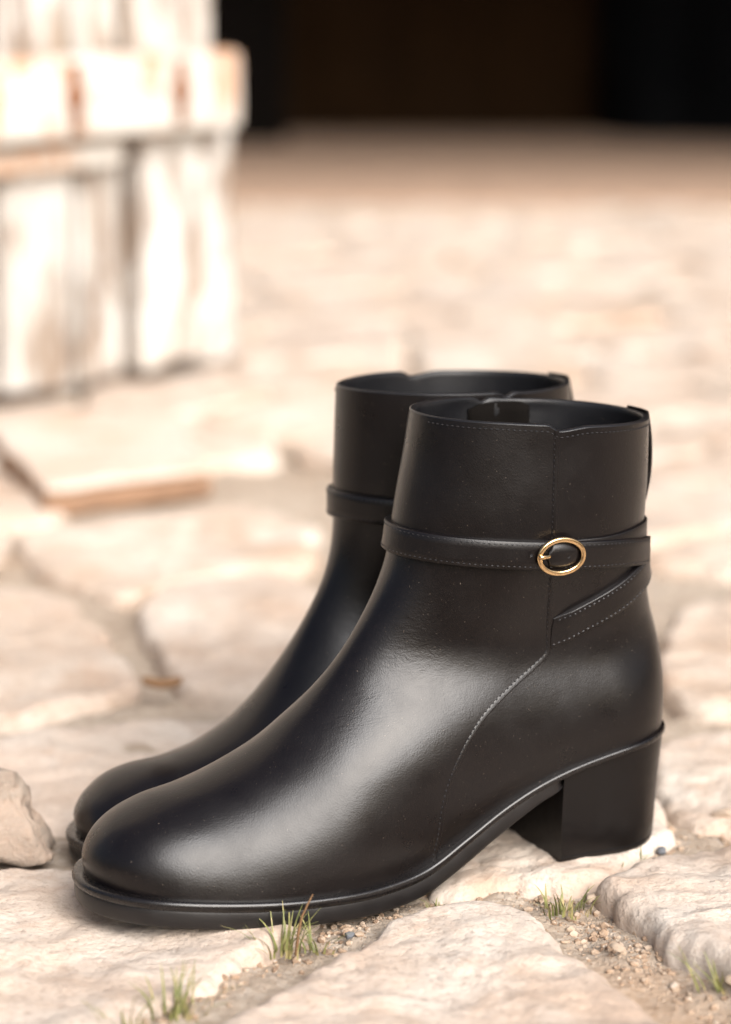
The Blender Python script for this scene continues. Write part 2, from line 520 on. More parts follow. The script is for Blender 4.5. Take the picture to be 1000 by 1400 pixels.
def make_boot(name, front, back, mirror):
    fm = Form(front, back)
    CM = .01
    root = empty(name)

    def part(nm, V, F, mat, parent=root, smooth=True):
        return mesh_obj(nm, np.asarray(V, float) * CM, F, MAT[mat], parent, smooth, mirror)

    # ---------------- upper: fan of section lines from front curve to sole edge / back curve
    Fl = np.r_[0, np.cumsum(np.linalg.norm(np.diff(fm.F, axis=0), axis=1))]
    Bc = np.vstack([fm.Fe[:-1], fm.B])
    Bl = np.r_[0, np.cumsum(np.linalg.norm(np.diff(Bc, axis=0), axis=1))]
    near = lambda C, p: int(((C - np.array(p)) ** 2).sum(1).argmin())
    keys = [((27.0, 1.55), (27.0, 1.55)), ((26.9, 2.6), (26.0, 1.5)), ((25.4, 4.2), (24.6, 1.36)), ((22.4, 5.0), (21.6, 1.05)), ((19.0, 6.6), (17.6, .85)),
            ((16.5, 8.8), (12.6, 1.4)), ((14.9, 10.8), (7, 4.1)), ((14.3, 11.6), (2.4, 5.1)), ((14.1, 12.0), (-.06, 5.25)), ((13.7, 12.7), (-.06, 7.6)),
            ((13.2, 13.9), (.45, 10.6)), ((12.8, 15.8), (1.0, 14.2)), ((11.97, 20.05), (.98, 19.3))]
    kf = np.array([Fl[near(fm.F, a)] for a, b in keys]); kf[0] = 0; kf[-1] = Fl[-1]
    kb = np.array([Bl[near(Bc, b)] for a, b in keys]); kb[0] = 0; kb[-1] = Bl[-1]
    cnt = [14, 14, 16, 16, 18, 18, 16, 20, 12, 14, 16, 26]
    al = [0.0]
    for i, c in enumerate(cnt): al += list(i + (np.arange(c) + 1) / c)
    al = np.array(al)
    # concentrate lines towards the heel seat end, where the outline closes
    fa = np.interp(al, range(len(keys)), kf)
    ba = np.interp(al, range(len(keys)), kb)
    Fp = np.stack([np.interp(fa, Fl, fm.F[:, j]) for j in (0, 1)], 1)
    Bp = np.stack([np.interp(ba, Bl, Bc[:, j]) for j in (0, 1)], 1)
    N, M = len(al), 92
    th = np.linspace(0, math.pi, M)
    s = (1 - np.cos(th)) / 2
    P = Fp[:, None, :] * (1 - s)[None, :, None] + Bp[:, None, :] * s[None, :, None]
    onback = ba >= Bl[399] - 1e-6
    seam = spline(SEAM, 200)
    grids = {}
    for side in (1, -1):
        pt = fm.pt(P.reshape(-1, 2), side).reshape(N, M, 3)
        pt[:, 0, 1] = fm.cen(Fp[:, 0])
        pt[onback, -1, 1] = fm.cen(Bp[onback, 0])
        # top line: a shallow notch where front and back panels meet, lower at the zip
        xs = P[-1, :, 0]
        rows = np.arange(N)
        w = sm(N - 7, N - 1, rows)[:, None]
        xx = pt[:, :, 0]
        if side > 0:
            dz = np.where(xx > 7.3, -.20 * sm(7.72, 7.3, xx), -.20 * sm(5.4, 7.3, xx) ** 1.6) + .05 * sm(7.3, 8.0, xx) * sm(12, 9, xx)
        else:
            dz = -.22 * np.exp(-((xx - 6.75) / .28) ** 2) - .06 * sm(6.6, 5.5, xx) * sm(2, 5, xx)
        pt[:, :, 2] += dz * w
        grids[side] = pt
    # which faces belong to the back panel: behind the seam (both sides)
    seam_d = np.gradient(seam, axis=0)

    def is_back(x, z):
        d2 = (seam[None, :, 0] - x[:, None]) ** 2 + (seam[None, :, 1] - z[:, None]) ** 2
        i = d2.argmin(1)
        return (seam_d[i, 0] * (z - seam[i, 1]) - seam_d[i, 1] * (x - seam[i, 0])) < 0
    cx = (P[:-1, :-1] + P[1:, 1:]) / 2
    back_mask = is_back(cx[..., 0].ravel(), cx[..., 1].ravel())
    for nm, want in (('front_panel', False), ('back_panel', True)):
        V = np.vstack([grids[1].reshape(-1, 3), grids[-1].reshape(-1, 3)])
        Fc = []
        for base, flip in ((0, True), (N * M, False)):
            ff = grid_faces(N, M, flip=flip, base=base)
            Fc += [f for f, b in zip(ff, back_mask) if b == want]
        used = sorted({i for f in Fc for i in f})
        mp = {o: k for k, o in enumerate(used)}
        o = part(nm, V[used], [tuple(mp[i] for i in f) for f in Fc], 'leather')
        bm = bmesh.new(); bm.from_mesh(o.data)
        bmesh.ops.remove_doubles(bm, verts=bm.verts, dist=2e-5)
        bmesh.ops.dissolve_degenerate(bm, edges=bm.edges, dist=1e-6)
        bmesh.ops.recalc_face_normals(bm, faces=bm.faces)
        bm.to_mesh(o.data); bm.free()
        o.data.polygons.foreach_set('use_smooth', [True] * len(o.data.polygons))
    # ---------------- lining: rolled top edge and the inside of the shaft
    r0 = N - 40
    V, Fc = [], []
    TH = .30
    loops = []
    ctr = lambda row: None
    rows = []
    def loop_of(i, off):
        a = fm.pt(P[i], 1, -off); b = fm.pt(P[i], -1, -off)
        a[:, 2] += grids[1][i, :, 2] - P[i, :, 1]; b[:, 2] += grids[-1][i, :, 2] - P[i, :, 1]
        a[0, 1] = b[0, 1] = fm.cen(Fp[i, 0]); a[-1, 1] = b[-1, 1] = fm.cen(Bp[i, 0])
        return np.vstack([a, b[-2:0:-1]])
    top = loop_of(N - 1, 0.0)
    inn = loop_of(N - 1, TH)
    for q in np.linspace(0, math.pi, 6):
        L = top + (inn - top) * (1 - math.cos(q)) / 2
        L = L.copy(); L[:, 2] += .09 * math.sin(q)
        rows.append(L)
    for i in range(N - 2, r0, -2):
        L = loop_of(i, TH)
        L[:, 1] += .05 * np.sin(L[:, 0] * 1.7 + i * .21) * (L[:, 1] < 0)
        rows.append(L)
    n, m = len(rows), len(rows[0])
    V = np.vstack(rows)
    Fc = grid_faces(n, m, close_v=True)
    Fc.append(tuple((n - 1) * m + j for j in range(m)))
    o = part('lining', V, Fc, 'lining')
    bm = bmesh.new(); bm.from_mesh(o.data)
    bmesh.ops.recalc_face_normals(bm, faces=bm.faces); bm.to_mesh(o.data); bm.free()
    o.data.polygons.foreach_set('use_smooth', [True] * len(o.data.polygons))

    # ---------------- zip on the inner side
    zz = np.linspace(19.3, 6.2, 40)
    V = []
    for z in zz:
        xc = 6.75 - .012 * (19.5 - z)
        for dx, h in ((-.55, .0), (-.5, .05), (-.08, .06), (0, .12), (.08, .06), (.5, .05), (.55, .0)):
            V.append(fm.pt([(xc + dx, z)], -1, h)[0])
    zp = part('zip', V, grid_faces(len(zz), 7, flip=True), 'tape')
    # slider and frayed tape end at the rim
    bm = bmesh.new()
    rnd = random.Random(3)
    c0 = fm.pt([(6.75, 19.35)], -1, -.1)[0]
    for k in range(46):
        a = c0 + np.array([rnd.uniform(-.22, .22), rnd.uniform(-.12, .2), rnd.uniform(-.25, .0)])
        d = np.array([rnd.uniform(-.16, .16), rnd.uniform(-.1, .16), rnd.uniform(.06, .26)])
        w = np.array([.018, .0, .006])
        if mirror: pass
        vs = [bm.verts.new(Vector(v) * CM) for v in (a - w, a + w, a + d)]
        bm.faces.new(vs)
    me = bpy.data.meshes.new('frayed_end'); bm.to_mesh(me); bm.free()
    if mirror:
        for v in me.vertices: v.co.y *= -1
    me.materials.append(MAT['fluff'])
    link(bpy.data.objects.new('frayed_end', me), zp)

    # folded guard inside the zip
    V = []
    for j, z in enumerate(np.linspace(19.35, 14.5, 14)):
        for i, xx in enumerate(np.linspace(4.4, 7.6, 18)):
            t = i / 17
            off = -.34 - .10 * math.sin(math.pi * t) ** .7 - .10 * math.sin(9 * t + .2 * j)
            top = .18 * sm(.0, .15, t) * sm(1.0, .8, t) if j == 0 else 0
            V.append(fm.pt([(xx, z - .1 * abs(t - .5))], -1, off)[0] + np.array([0, 0, top]))
    gd = part('zip_guard', V, grid_faces(14, 18), 'nearblack')
    gd.modifiers.new('thickness', 'SOLIDIFY').thickness = .0012

    # ---------------- sole edge outline
    K = 120
    t = np.linspace(0, math.pi, K)
    xo = fm.Fe[-1, 0] + (fm.Fe[0, 0] - fm.Fe[-1, 0]) * (1 + np.cos(t)) / 2      # nose -> heel
    zo = fm.feath(xo)
    wo = fm.W(np.stack([xo, zo + .02], 1))
    wo[0] = wo[-1] = 0
    outer = np.stack([xo, fm.cen(xo) + wo], 1)
    inner = np.stack([xo, fm.cen(xo) - wo], 1)
    loop = np.vstack([outer, inner[-2:0:-1]])
    # even spacing along the loop
    lc = np.vstack([loop, loop[:1]])
    sl = np.r_[0, np.cumsum(np.linalg.norm(np.diff(lc, axis=0), axis=1))]
    KK = 260
    k = np.linspace(0, sl[-1], KK, endpoint=False)
    loop = np.stack([np.interp(k, sl, lc[:, j]) for j in (0, 1)], 1)
    for _ in range(3): loop = (np.roll(loop, 1, 0) + 2 * loop + np.roll(loop, -1, 0)) / 4
    tg = np.roll(loop, -1, 0) - np.roll(loop, 1, 0)
    nr = np.stack([tg[:, 1], -tg[:, 0]], 1); nr /= np.linalg.norm(nr, axis=1)[:, None]
    if (nr[0, 0] < 0): nr = -nr
    zl = fm.feath(loop[:, 0])
    ow = np.interp(loop[:, 0], [0, 4, 8, 11, 14, 22, 27], [.18, .20, .25, .30, .34, .36, .52])
    hw = np.interp(loop[:, 0], [0, 5, 9, 13, 27], [.24, .26, .32, .38, .38])
    prof = [(-.5, .0), (-.10, .05), (.25, .07), (.62, .10), (.88, .02), (1., -.25), (1., -.6), (.9, -.9), (.78, -1.0), (-.6, -1.0)]
    rows = [np.c_[loop + nr * (a * ow)[:, None], zl + b * hw] for a, b in prof]
    V = np.vstack(rows)
    part('welt', V, grid_faces(len(prof), KK, close_v=True, flip=True), 'welt')
    T = np.interp(loop[:, 0], [0, 6, 7.5, 9.4, 11.3, 13.3, 27], [.75, .80, .9, 1.1, 1.18, 1.15, 1.15])
    os_ = np.interp(loop[:, 0], [0, 5.9, 6.6, 8, 11, 14, 22, 27], [-.7, -.7, .05, .16, .22, .26, .28, .43])
    zb = zl - T
    rows = [np.c_[loop + nr * (os_ * .9)[:, None], zl - hw * .97]]
    for a, b in ((1.0, .12), (1.0, .5), (.97, .82), (.85, .96), (.55, 1.0)):
        rows.append(np.c_[loop + nr * (os_ * a)[:, None], (zl - hw * .97) * (1 - b) + zb * b])
    # bottom sheet: pull the loop to the middle line
    mid = np.c_[loop[:, 0], fm.cen(loop[:, 0])]
    for a in (.35, .7, 1.0):
        rows.append(np.c_[(loop + nr * (os_ * .55)[:, None]) * (1 - a) + mid * a, zb])
    V = np.vstack(rows)
    part('outsole', V, grid_faces(len(rows), KK, close_v=True, flip=True), 'sole')

    # ---------------- heel block
    XB = 6.15
    ang = np.linspace(0, 1, 41)
    hx, hy = [], []
    # plan: straight sides from the breast to a rounded back
    plan = [(XB, 1.0)]
    for a in np.linspace(0, math.pi, 29):
        plan.append((3.1 - 3.1 * math.sin(a) if False else 3.0 * (1 - math.sin(a)), math.cos(a)))
    plan = [(XB, 1.0), (5.2, 1.0), (4.2, 1.0)] + plan[1:] + [(4.2, -1.0), (5.2, -1.0), (XB, -1.0)]
    plan = np.array(plan)
    lev = [(0.0, .955), (.035, .985), (.05, .985), (.055, .975), (.07, .985), (.3, .995), (.6, 1.02), (.85, 1.06), (.985, 1.085), (1.0, 1.04)]
    rows = []
    for q, sc in lev:
        xx = plan[:, 0].copy()
        hwid = np.interp(xx, [0, 3, XB], [2.85, 2.98, 2.92]) * sc
        yy = plan[:, 1] * hwid
        xx = xx - ((sc - 1.0) * 1.0 + .06 * q - .18 * (1 - q)) * sm(4.0, .5, xx)
        xx = np.where(plan[:, 0] >= XB - .01, XB + .05 * q, xx)
        ztop = fm.feath(np.clip(xx, 0, 7)) - np.interp(xx, [0, 4.5, 6.2], [.18, .18, .22])
        rows.append(np.c_[xx, yy + fm.cen(xx), ztop * q])
    m = len(plan)
    V = list(np.vstack(rows))
    Fc = grid_faces(len(rows), m, flip=False)
    nlev = len(rows)
    for i in range(nlev - 1):       # breast
        a, b = i * m, i * m + m - 1
        Fc.append((a, a + m, b + m, b))
    Fc.append(tuple(range(m)))
    Fc.append(tuple((nlev - 1) * m + j for j in range(m))[::-1])
    o = part('heel', V, Fc, 'heel')
    bm = bmesh.new(); bm.from_mesh(o.data); bmesh.ops.recalc_face_normals(bm, faces=bm.faces); bm.to_mesh(o.data); bm.free()
    o.data.polygons.foreach_set('use_smooth', [True] * len(o.data.polygons))
    o.data.set_sharp_from_angle(angle=R(35))

    # ---------------- overlapping seam edge
    sp = spline(SEAM, 220)
    tg = np.gradient(sp, axis=0); tg /= np.linalg.norm(tg, axis=1)[:, None]
    un = np.stack([-tg[:, 1], tg[:, 0]], 1)                 # towards the front panel
    if un[60, 0] < 0: un = -un
    V = []
    pr = [(.24, -.012), (.19, .006), (.12, .013), (.05, .018), (.02, .017), (.0, .008), (-.012, -.02)]
    for u, h in pr: V.append(fm.pt(sp + un * u, 1, h * (1 + 1.6 * sm(10.0, 11.5, sp[:, 1])) if h > 0 else h))
    V = np.stack(V, 1).reshape(-1, 3)
    part('seam_edge', V, grid_faces(len(sp), len(pr)), 'leather')
    stitches = []
    SP = sp + un * .19
    stitches.append((fm.pt(SP, 1, .012 + .014 * sm(10.0, 11.5, SP[:, 1])), fm.nrm(SP, 1)))

    # ---------------- straps
    WS = 1.22

    def strap(nm, segs, h0, th, ends=(0, 0), width=WS, parent=root, stitch=True):
        """segs: list of (side, x_from, x_to, z(x)) ; None = run to the front / back edge"""
        vs = [-.5, -.496, -.47, -.2, 0, .2, .47, .496, .5]
        hs = [-.6, .80, 1., .97, 1., .97, 1., .80, -.6]
        lines = []
        nrms = []
        for v, hh in zip(vs, hs):
            Ls, Ns = [], []
            for (side, x0, x1, zf) in segs:
                def edge(fn):
                    x = 6.0
                    for _ in range(30): x = .5 * x + .5 * float(fn(zf(x) + v * width))
                    return x
                a = edge(fm.xf) if x0 == 'F' else edge(fm.xb) if x0 == 'B' else x0
                b = edge(fm.xf) if x1 == 'F' else edge(fm.xb) if x1 == 'B' else x1
                tt = np.linspace(0, 1, 46)
                ea, eb = isinstance(x0, str), isinstance(x1, str)
                if ea and eb: tt = (1 - np.cos(tt * math.pi)) / 2
                elif eb: tt = np.sin(tt * math.pi / 2)
                elif ea: tt = 1 - np.cos(tt * math.pi / 2)
                x = a + (b - a) * tt
                Pp = np.stack([x, np.array([zf(q) for q in x]) + v * width], 1)
                Ls.append(fm.pt(Pp, side, h0 + th * hh if hh > 0 else h0 * .3 - .04))
                Ns.append(fm.nrm(Pp, side))
            L = np.vstack(Ls); Nn = np.vstack(Ns)
            lines.append(L); nrms.append(Nn)
        # drop doubled points at joins
        keep = np.r_[True, np.linalg.norm(np.diff(lines[4], axis=0), axis=1) > .02]
        A = np.stack([l[keep] for l in lines], 1)
        for _ in range(2): A[1:-1] = (A[:-2] + 2 * A[1:-1] + A[2:]) / 4
        if nm == 'lower_strap':
            for q in range(4): A[-1 - q] -= nrms[4][keep][-1 - q] * (.20 * (1 - q / 4))
        n, m = A.shape[:2]
        Fc = grid_faces(n, m) + [tuple(range(m)), tuple((n - 1) * m + j for j in range(m))]
        o = part(nm, A.reshape(-1, 3), Fc, 'strap', parent)
        bm = bmesh.new(); bm.from_mesh(o.data); bmesh.ops.recalc_face_normals(bm, faces=bm.faces); bm.to_mesh(o.data); bm.free()
        o.data.polygons.foreach_set('use_smooth', [True] * len(o.data.polygons))
        o.data.set_sharp_from_angle(angle=R(50))
        if stitch:
            NN = nrms[4][keep]
            for a, b, q in ((1, 3, .62), (5, 7, .38)):
                stitches.append((A[:, a] * (1 - q) * 0 + A[:, 2 if a == 1 else 6] * .68 + A[:, 3 if a == 1 else 5] * .32 + NN * .004, NN))
        return o
    z_out = lambda x: 13.68 + .080 * x - .28 * math.exp(-((x - 1.5) / 1.6) ** 2)
    z_med = lambda x: 13.10 + .127 * x
    z_diag = lambda x: 13.44 - .435 * x
    z_keep = lambda x: 14.02 + .03 * x + .2 * math.exp(-((x - 2.0) / 2.0) ** 2)
    strap('strap', [(-1, 'B', 'F', z_med), (1, 'F', 1.75, z_out)], .13, .17)
    strap('lower_strap', [(-1, 7.0, 'B', lambda x: 13.10 + .127 * x), (1, 'B', 6.80, z_diag)], .09, .15, width=1.5)
    strap('buckle_strap', [(1, 6.4, 'B', z_keep), (-1, 'B', 4.0, z_keep)], .02, .11, stitch=False)

    # ---------------- buckle: oval frame, prong, strap holes
    bx, bz = 7.15, 14.33
    c = fm.pt([(bx, z_out(bx) + .03)], 1, .36)[0]
    nb = fm.nrm([(bx, bz)], 1)[0]
    tx = np.array([-1., 0, -.10]); tx -= nb * (tx @ nb); tx /= np.linalg.norm(tx)     # towards the back of the boot (right in the picture)
    tz = np.cross(nb, tx); tz = tz if tz[2] > 0 else -tz
    A_, B_ = 1.05, .76
    V = []
    nn, mm = 72, 12
    for i in range(nn):
        a = 2 * math.pi * i / nn
        e = np.array([math.cos(a), math.sin(a)])
        nrm2 = np.array([math.cos(a) / A_, math.sin(a) / B_]); nrm2 /= np.linalg.norm(nrm2)
        for j in range(mm):
            b = 2 * math.pi * j / mm
            rr = .115 * math.copysign(abs(math.cos(b)) ** .7, math.cos(b))
            hh = .085 * math.copysign(abs(math.sin(b)) ** .7, math.sin(b))
            q = np.array([A_ * e[0], B_ * e[1]]) + nrm2 * rr
            V.append(c + tx * q[0] + tz * q[1] + nb * (hh + .02 + .02 * abs(e[0])))
    buckle = part('buckle', V, grid_faces(nn, mm, True, True), 'gold')
    bm = bmesh.new(); bm.from_mesh(buckle.data); bmesh.ops.recalc_face_normals(bm, faces=bm.faces); bm.to_mesh(buckle.data); bm.free()
    # prong
    V = []
    pth = [(-1.14, .14, .085), (-1.02, .17, .10), (-.8, .13, .095), (-.6, .08, .08), (-.5, .02, .055), (-.47, -.03, .02)]
    for u, h, r_ in pth:
        for j in range(10):
            b = 2 * math.pi * j / 10
            V.append(c + tx * u + tz * (math.cos(b) * r_) + nb * (h + math.sin(b) * r_ * .8))
    Fc = grid_faces(len(pth), 10, close_v=True) + [tuple(range(10)), tuple((len(pth) - 1) * 10 + j for j in range(10))]
    o = part('prong', V, Fc, 'gold', buckle)
    bm = bmesh.new(); bm.from_mesh(o.data); bmesh.ops.recalc_face_normals(bm, faces=bm.faces); bm.to_mesh(o.data); bm.free()
    # strap end pressed up inside the buckle frame
    V = []
    pr = []
    for i in range(25):
        u = -.62 + 1.36 * i / 24
        wv = .56 * math.sqrt(max(.02, 1 - (u / 1.02) ** 2)) * (1.0 if u > -.45 else max(.25, (u + .75) / .30))
        for j in range(13):
            q = -1 + 2 * j / 12
            h = .12 * (1 - (u / .95) ** 2) * (1 - abs(q) ** 3) - .06 * abs(q) ** 4 - .02
            V.append(c + tx * u + tz * (q * wv) + nb * h)
    part('strap_loop', V, grid_faces(25, 13), 'strap')
    for hu, hb in ((-1.42, -.035), (.32, .10)):
        V = []
        for j in range(12):
            b = 2 * math.pi * j / 12
            V.append(c + tx * (hu + .07 * math.cos(b)) + tz * (.02 + .07 * math.sin(b)) + nb * (hb + .0))
        V.append(c + tx * hu + tz * .02 + nb * (hb - .05))
        o = part('strap_hole', V, [(j, (j + 1) % 12, 12) for j in range(12)], 'tape')

    # ---------------- pull tab and back stay
    def back_strip(nm, z0, z1, half, off, th, mat, n=30):
        V = []
        vs = [(-1, -.5), (-1, .6), (-.94, 1.), (-.5, 1.), (0, 1.), (.5, 1.), (.94, 1.), (1, .6), (1, -.5)]
        for i in range(n):
            q = i / (n - 1)
            z = z0 + (z1 - z0) * q
            for v, h in vs:
                y = v * half(q)
                x = float(fm.xb(z)) + 5.0 * (1 - math.sqrt(1 - min(.8, (y / 4.0) ** 2)))
                V.append((x - off(q) - th * h, y, z))
        o = part(nm, V, grid_faces(n, len(vs)) + [tuple(range(len(vs))), tuple((n - 1) * len(vs) + j for j in range(len(vs)))], mat)
        bm = bmesh.new(); bm.from_mesh(o.data); bmesh.ops.recalc_face_normals(bm, faces=bm.faces); bm.to_mesh(o.data); bm.free()
        o.data.polygons.foreach_set('use_smooth', [True] * len(o.data.polygons))
        o.data.set_sharp_from_angle(angle=R(50))
    back_strip('pull_tab', 19.45, 14.9, lambda q: .85, lambda q: .06 + .24 * math.sin(math.pi * min(1, q * 1.1)) ** .8, .09, 'strap')
    back_strip('back_stay', 13.6, 5.45, lambda q: .5 + .25 * q, lambda q: -.02, .05, 'leather')

    # ---------------- top-line stitching
    i = N - 1
    for side in (1, -1):
        L = grids[side][N - 1].copy()
        Pp = P[N - 1].copy(); Pp[:, 1] -= .22
        q = fm.pt(Pp, side, .03); q[:, 2] = L[:, 2] - .22
        Nn = fm.nrm(Pp, side)
        if side > 0: stitches.append((q[3:-3], Nn[3:-3]))
    V, Fc = [], []
    for Pp, Nn in stitches:
        v, f = dash_mesh(Pp, Nn)
        Fc += [tuple(i + len(V) for i in g) for g in f]
        V += v
    part('stitching', V, Fc, 'thread', smooth=False)
    return root


# ------------------------------------------------------------------ ground
def fbm(x, y, z=0.0, s=1.0, o=4):
    return noise.fractal(Vector((x * s, y * s, z)), 1.0, 2.0, o)


gx = np.concatenate([np.linspace(-90, -1.2, 40)[:-1], np.linspace(-1.2, -.35, 40)[:-1], np.linspace(-.35, .35, 170), np.linspace(.35, 1.2, 40)[1:], np.linspace(1.2, 90, 40)[1:]])
gy = np.concatenate([np.linspace(-90, .2, 40)[:-1], np.linspace(.2, .85, 20)[:-1], np.linspace(.85, 1.5, 150), np.linspace(1.5, 4.0, 90)[1:], np.linspace(4.0, 120, 60)[1:]])
V = []
for y in gy:
    for x in gx:
        z = -.0085
        if abs(x) < 3 and 0 < y < 7:
            z += .006 * fbm(x, y, 0, 9, 3) + .0025 * fbm(x, y, 3, 60, 2)
        V.append((x, y, z))
ground = mesh_obj('ground', V, grid_faces(len(gy), len(gx)), MAT['soil'])
tag(ground, 'sandy soil in the joints between paving stones', kind='structure')

tr = []  # added, out of view: boots mirror dark ground instead of pale stone
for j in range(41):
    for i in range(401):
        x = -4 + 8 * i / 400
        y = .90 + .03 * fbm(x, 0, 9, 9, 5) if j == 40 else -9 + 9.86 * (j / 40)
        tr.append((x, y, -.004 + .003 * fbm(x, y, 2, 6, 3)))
strip = mesh_obj('added_dark_strip', tr, grid_faces(41, 401), MAT['earth'])
tag(strip, 'added dark earth track before the paving', kind='structure')

pavement = empty('pavement')
tag(pavement, 'irregular pale sandstone paving', kind='structure')


def round_poly(pts, per=10, cut=.28):
    """closed polygon with its corners softened, resampled"""
    P = [Vector((p[0], p[1])) for p in pts]
    for _ in range(2):
        Q = []
        n = len(P)
        for i in range(n):
            a, b = P[i], P[(i + 1) % n]
            Q += [a.lerp(b, .15), a.lerp(b, .85)]
        P = Q
    return np.array([(p.x, p.y) for p in P])


def stone(pts, top, parent, seed, seg=120, rings=26, relief=.003, edge=.02, tilt=(0, 0), name='paving_stone', mat='stone', wob=.006, depth=.05):
    C = round_poly(pts)
    lc = np.vstack([C, C[:1]])
    s = np.r_[0, np.cumsum(np.linalg.norm(np.diff(lc, axis=0), axis=1))]
    k = np.linspace(0, s[-1], seg, endpoint=False)
    C = np.stack([np.interp(k, s, lc[:, j]) for j in (0, 1)], 1)
    ctr = C.mean(0)
    rad = np.linalg.norm(C - ctr, axis=1).mean()
    V = [(ctr[0], ctr[1], 0)]
    edge_d = edge / rad
    ts = list(np.linspace(0, 1, rings - 8)[1:] ** .9 * (1 - edge_d)) + [1 - edge_d * q for q in (.75, .5, .3, .15, .05, 0)] + [1.0, 1.0]
    for ti, t in enumerate(ts):
        for p in C:
            d = p - ctr
            x, y = ctr + d * t
            if ti >= len(ts) - 2:
                drop = -.012 if ti == len(ts) - 2 else -depth
                k2 = 1.0 + .01 * (ti == len(ts) - 1)
                x, y = ctr + d * k2
            w = wob * t * (fbm(p[0], p[1], seed * 1.7, 22, 4) + .5 * fbm(p[0], p[1], seed * 2.1, 75, 3))
            dl = np.linalg.norm(d) + 1e-9
            x += d[0] / dl * w; y += d[1] / dl * w
            V.append([x, y, t, ti])
    out = [(ctr[0], ctr[1], top + relief * fbm(ctr[0], ctr[1], seed, 14, 5))]
    n = len(ts)
    for v in V[1:]:
        x, y, t, ti = v
        e = max(0.0, (t - (1 - edge_d)) / edge_d)
        z = top + relief * fbm(x, y, seed, 14, 5) + .0018 * fbm(x, y, seed + 5, 55, 5)
        z += tilt[0] * (x - ctr[0]) + tilt[1] * (y - ctr[1])
        z -= .010 * (1 - math.sqrt(max(0, 1 - e * e))) * (1 + .6 * fbm(x, y, seed + 9, 40, 3))
        if ti == n - 2: z -= .008
        if ti == n - 1: z = -depth
        out.append((x, y, z))
    F = [(0, 1 + j, 1 + (j + 1) % seg) for j in range(seg)]
    F += [tuple(i + 1 for i in f) for f in grid_faces(n, seg, close_v=True, flip=True)]
    o = mesh_obj(name, out, F, MAT[mat], parent)
    return o


def area(P): return .5 * sum(P[i][0] * P[(i + 1) % len(P)][1] - P[(i + 1) % len(P)][0] * P[i][1] for i in range(len(P)))


TRACED = [
    # (outline as seen, height of the top, tilt, segments)
    ([(-200, 1185), (60, 1172), (250, 1185), (470, 1222), (405, 1262), (355, 1290), (285, 1325), (215, 1362), (150, 1420), (105, 1470), (-280, 1480)], -.0030, (0, 0), 220),
    ([(690, 1224), (610, 1230), (545, 1242), (475, 1290), (385, 1345), (275, 1400), (225, 1450), (300, 1490), (900, 1490), (990, 1450), (930, 1392), (840, 1332), (775, 1290), (735, 1245)], -.0015, (0, 0), 240),
    ([(818, 1214), (872, 1178), (960, 1152), (1150, 1122), (1280, 1300), (1120, 1390), (1000, 1330), (925, 1284), (850, 1243)], .003, (0, 0), 200),
    ([(585, 1190), (640, 1130), (700, 1082), (905, 1075), (925, 1138), (850, 1186), (768, 1200), (690, 1198), (610, 1212)], -.0012, (0, 0), 180),
    ([(880, 1012), (1000, 990), (1130, 1050), (1080, 1115), (950, 1128), (900, 1085)], -.001, (0, 0), 120),
    ([(-150, 800), (30, 797), (95, 818), (165, 882), (200, 940), (140, 962), (20, 985), (-170, 990)], .002, (0, 0), 120),
    ([(185, 835), (262, 792), (400, 786), (470, 830), (480, 915), (360, 950), (255, 948), (210, 900)], .004, (0, 0), 120),
    ([(20, 722), (120, 712), (330, 690), (440, 715), (430, 772), (255, 784), (170, 815), (105, 800), (40, 775)], .000, (0, 0), 120),
    ([(-110, 1005), (60, 990), (190, 965), (330, 968), (480, 960), (520, 1040), (300, 1120), (150, 1150), (90, 1120), (-60, 1110)], -.004, (0, 0), 120),
    ([(230, 1165), (330, 1110), (560, 1020), (650, 1080), (570, 1185), (480, 1205)], -.0052, (0, 0), 120),
    ([(540, 1000), (700, 960), (880, 975), (870, 1050), (690, 1062), (620, 1060)], -.0002, (0, 0), 100),
    ([(920, 830), (1050, 800), (1160, 850), (1100, 960), (960, 975), (890, 930)], .002, (0, 0), 100),
    ([(500, 890), (640, 800), (880, 800), (880, 930), (700, 945), (540, 975)], .001, (0, 0), 100),
]
polys = []
for i, (px, top, tilt, seg) in enumerate(TRACED):
    pts = [gp(*q) for q in px]
    if area(pts) < 0: pts.reverse()
    polys.append(pts)
    stone(pts, top, pavement, 11 + i * 3, seg=seg, rings=30 if seg > 150 else 20, tilt=tilt, relief=.0045, edge=.009)


def inside(p, P):
    c = False
    n = len(P)
    for i in range(n):
        a, b = P[i], P[(i + 1) % n]
        if (a[1] > p[1]) != (b[1] > p[1]) and p[0] < (b[0] - a[0]) * (p[1] - a[1]) / (b[1] - a[1]) + a[0]:
            c = not c
    return c


# the rest of the yard: irregular cells
rs = random.Random(21)
seeds = []
for iy in range(26):
    for ix in range(-14, 15):
        w = .17 + .0 * iy
        seeds.append(((ix + rs.uniform(-.42, .42) + (iy % 2) * .5) * .185, 1.0 + (iy + rs.uniform(-.4, .4)) * .135))
for px in TRACED:
    pass


def cell(i):
    sx, sy = seeds[i]
    P = [(sx - .3, sy - .3), (sx + .3, sy - .3), (sx + .3, sy + .3), (sx - .3, sy + .3)]
    for j, (ox, oy) in enumerate(seeds):
        if j == i or abs(ox - sx) > .6 or abs(oy - sy) > .6: continue
        mx, my = (sx + ox) / 2, (sy + oy) / 2
        dx, dy = ox - sx, oy - sy
        Q = []
        for k in range(len(P)):
            a, b = P[k], P[(k + 1) % len(P)]
            da = (a[0] - mx) * dx + (a[1] - my) * dy
            db = (b[0] - mx) * dx + (b[1] - my) * dy
            if da <= 0: Q.append(a)
            if da * db < 0:
                t = da / (da - db)
                Q.append((a[0] + (b[0] - a[0]) * t, a[1] + (b[1] - a[1]) * t))
        P = Q
        if len(P) < 3: return None
    return P


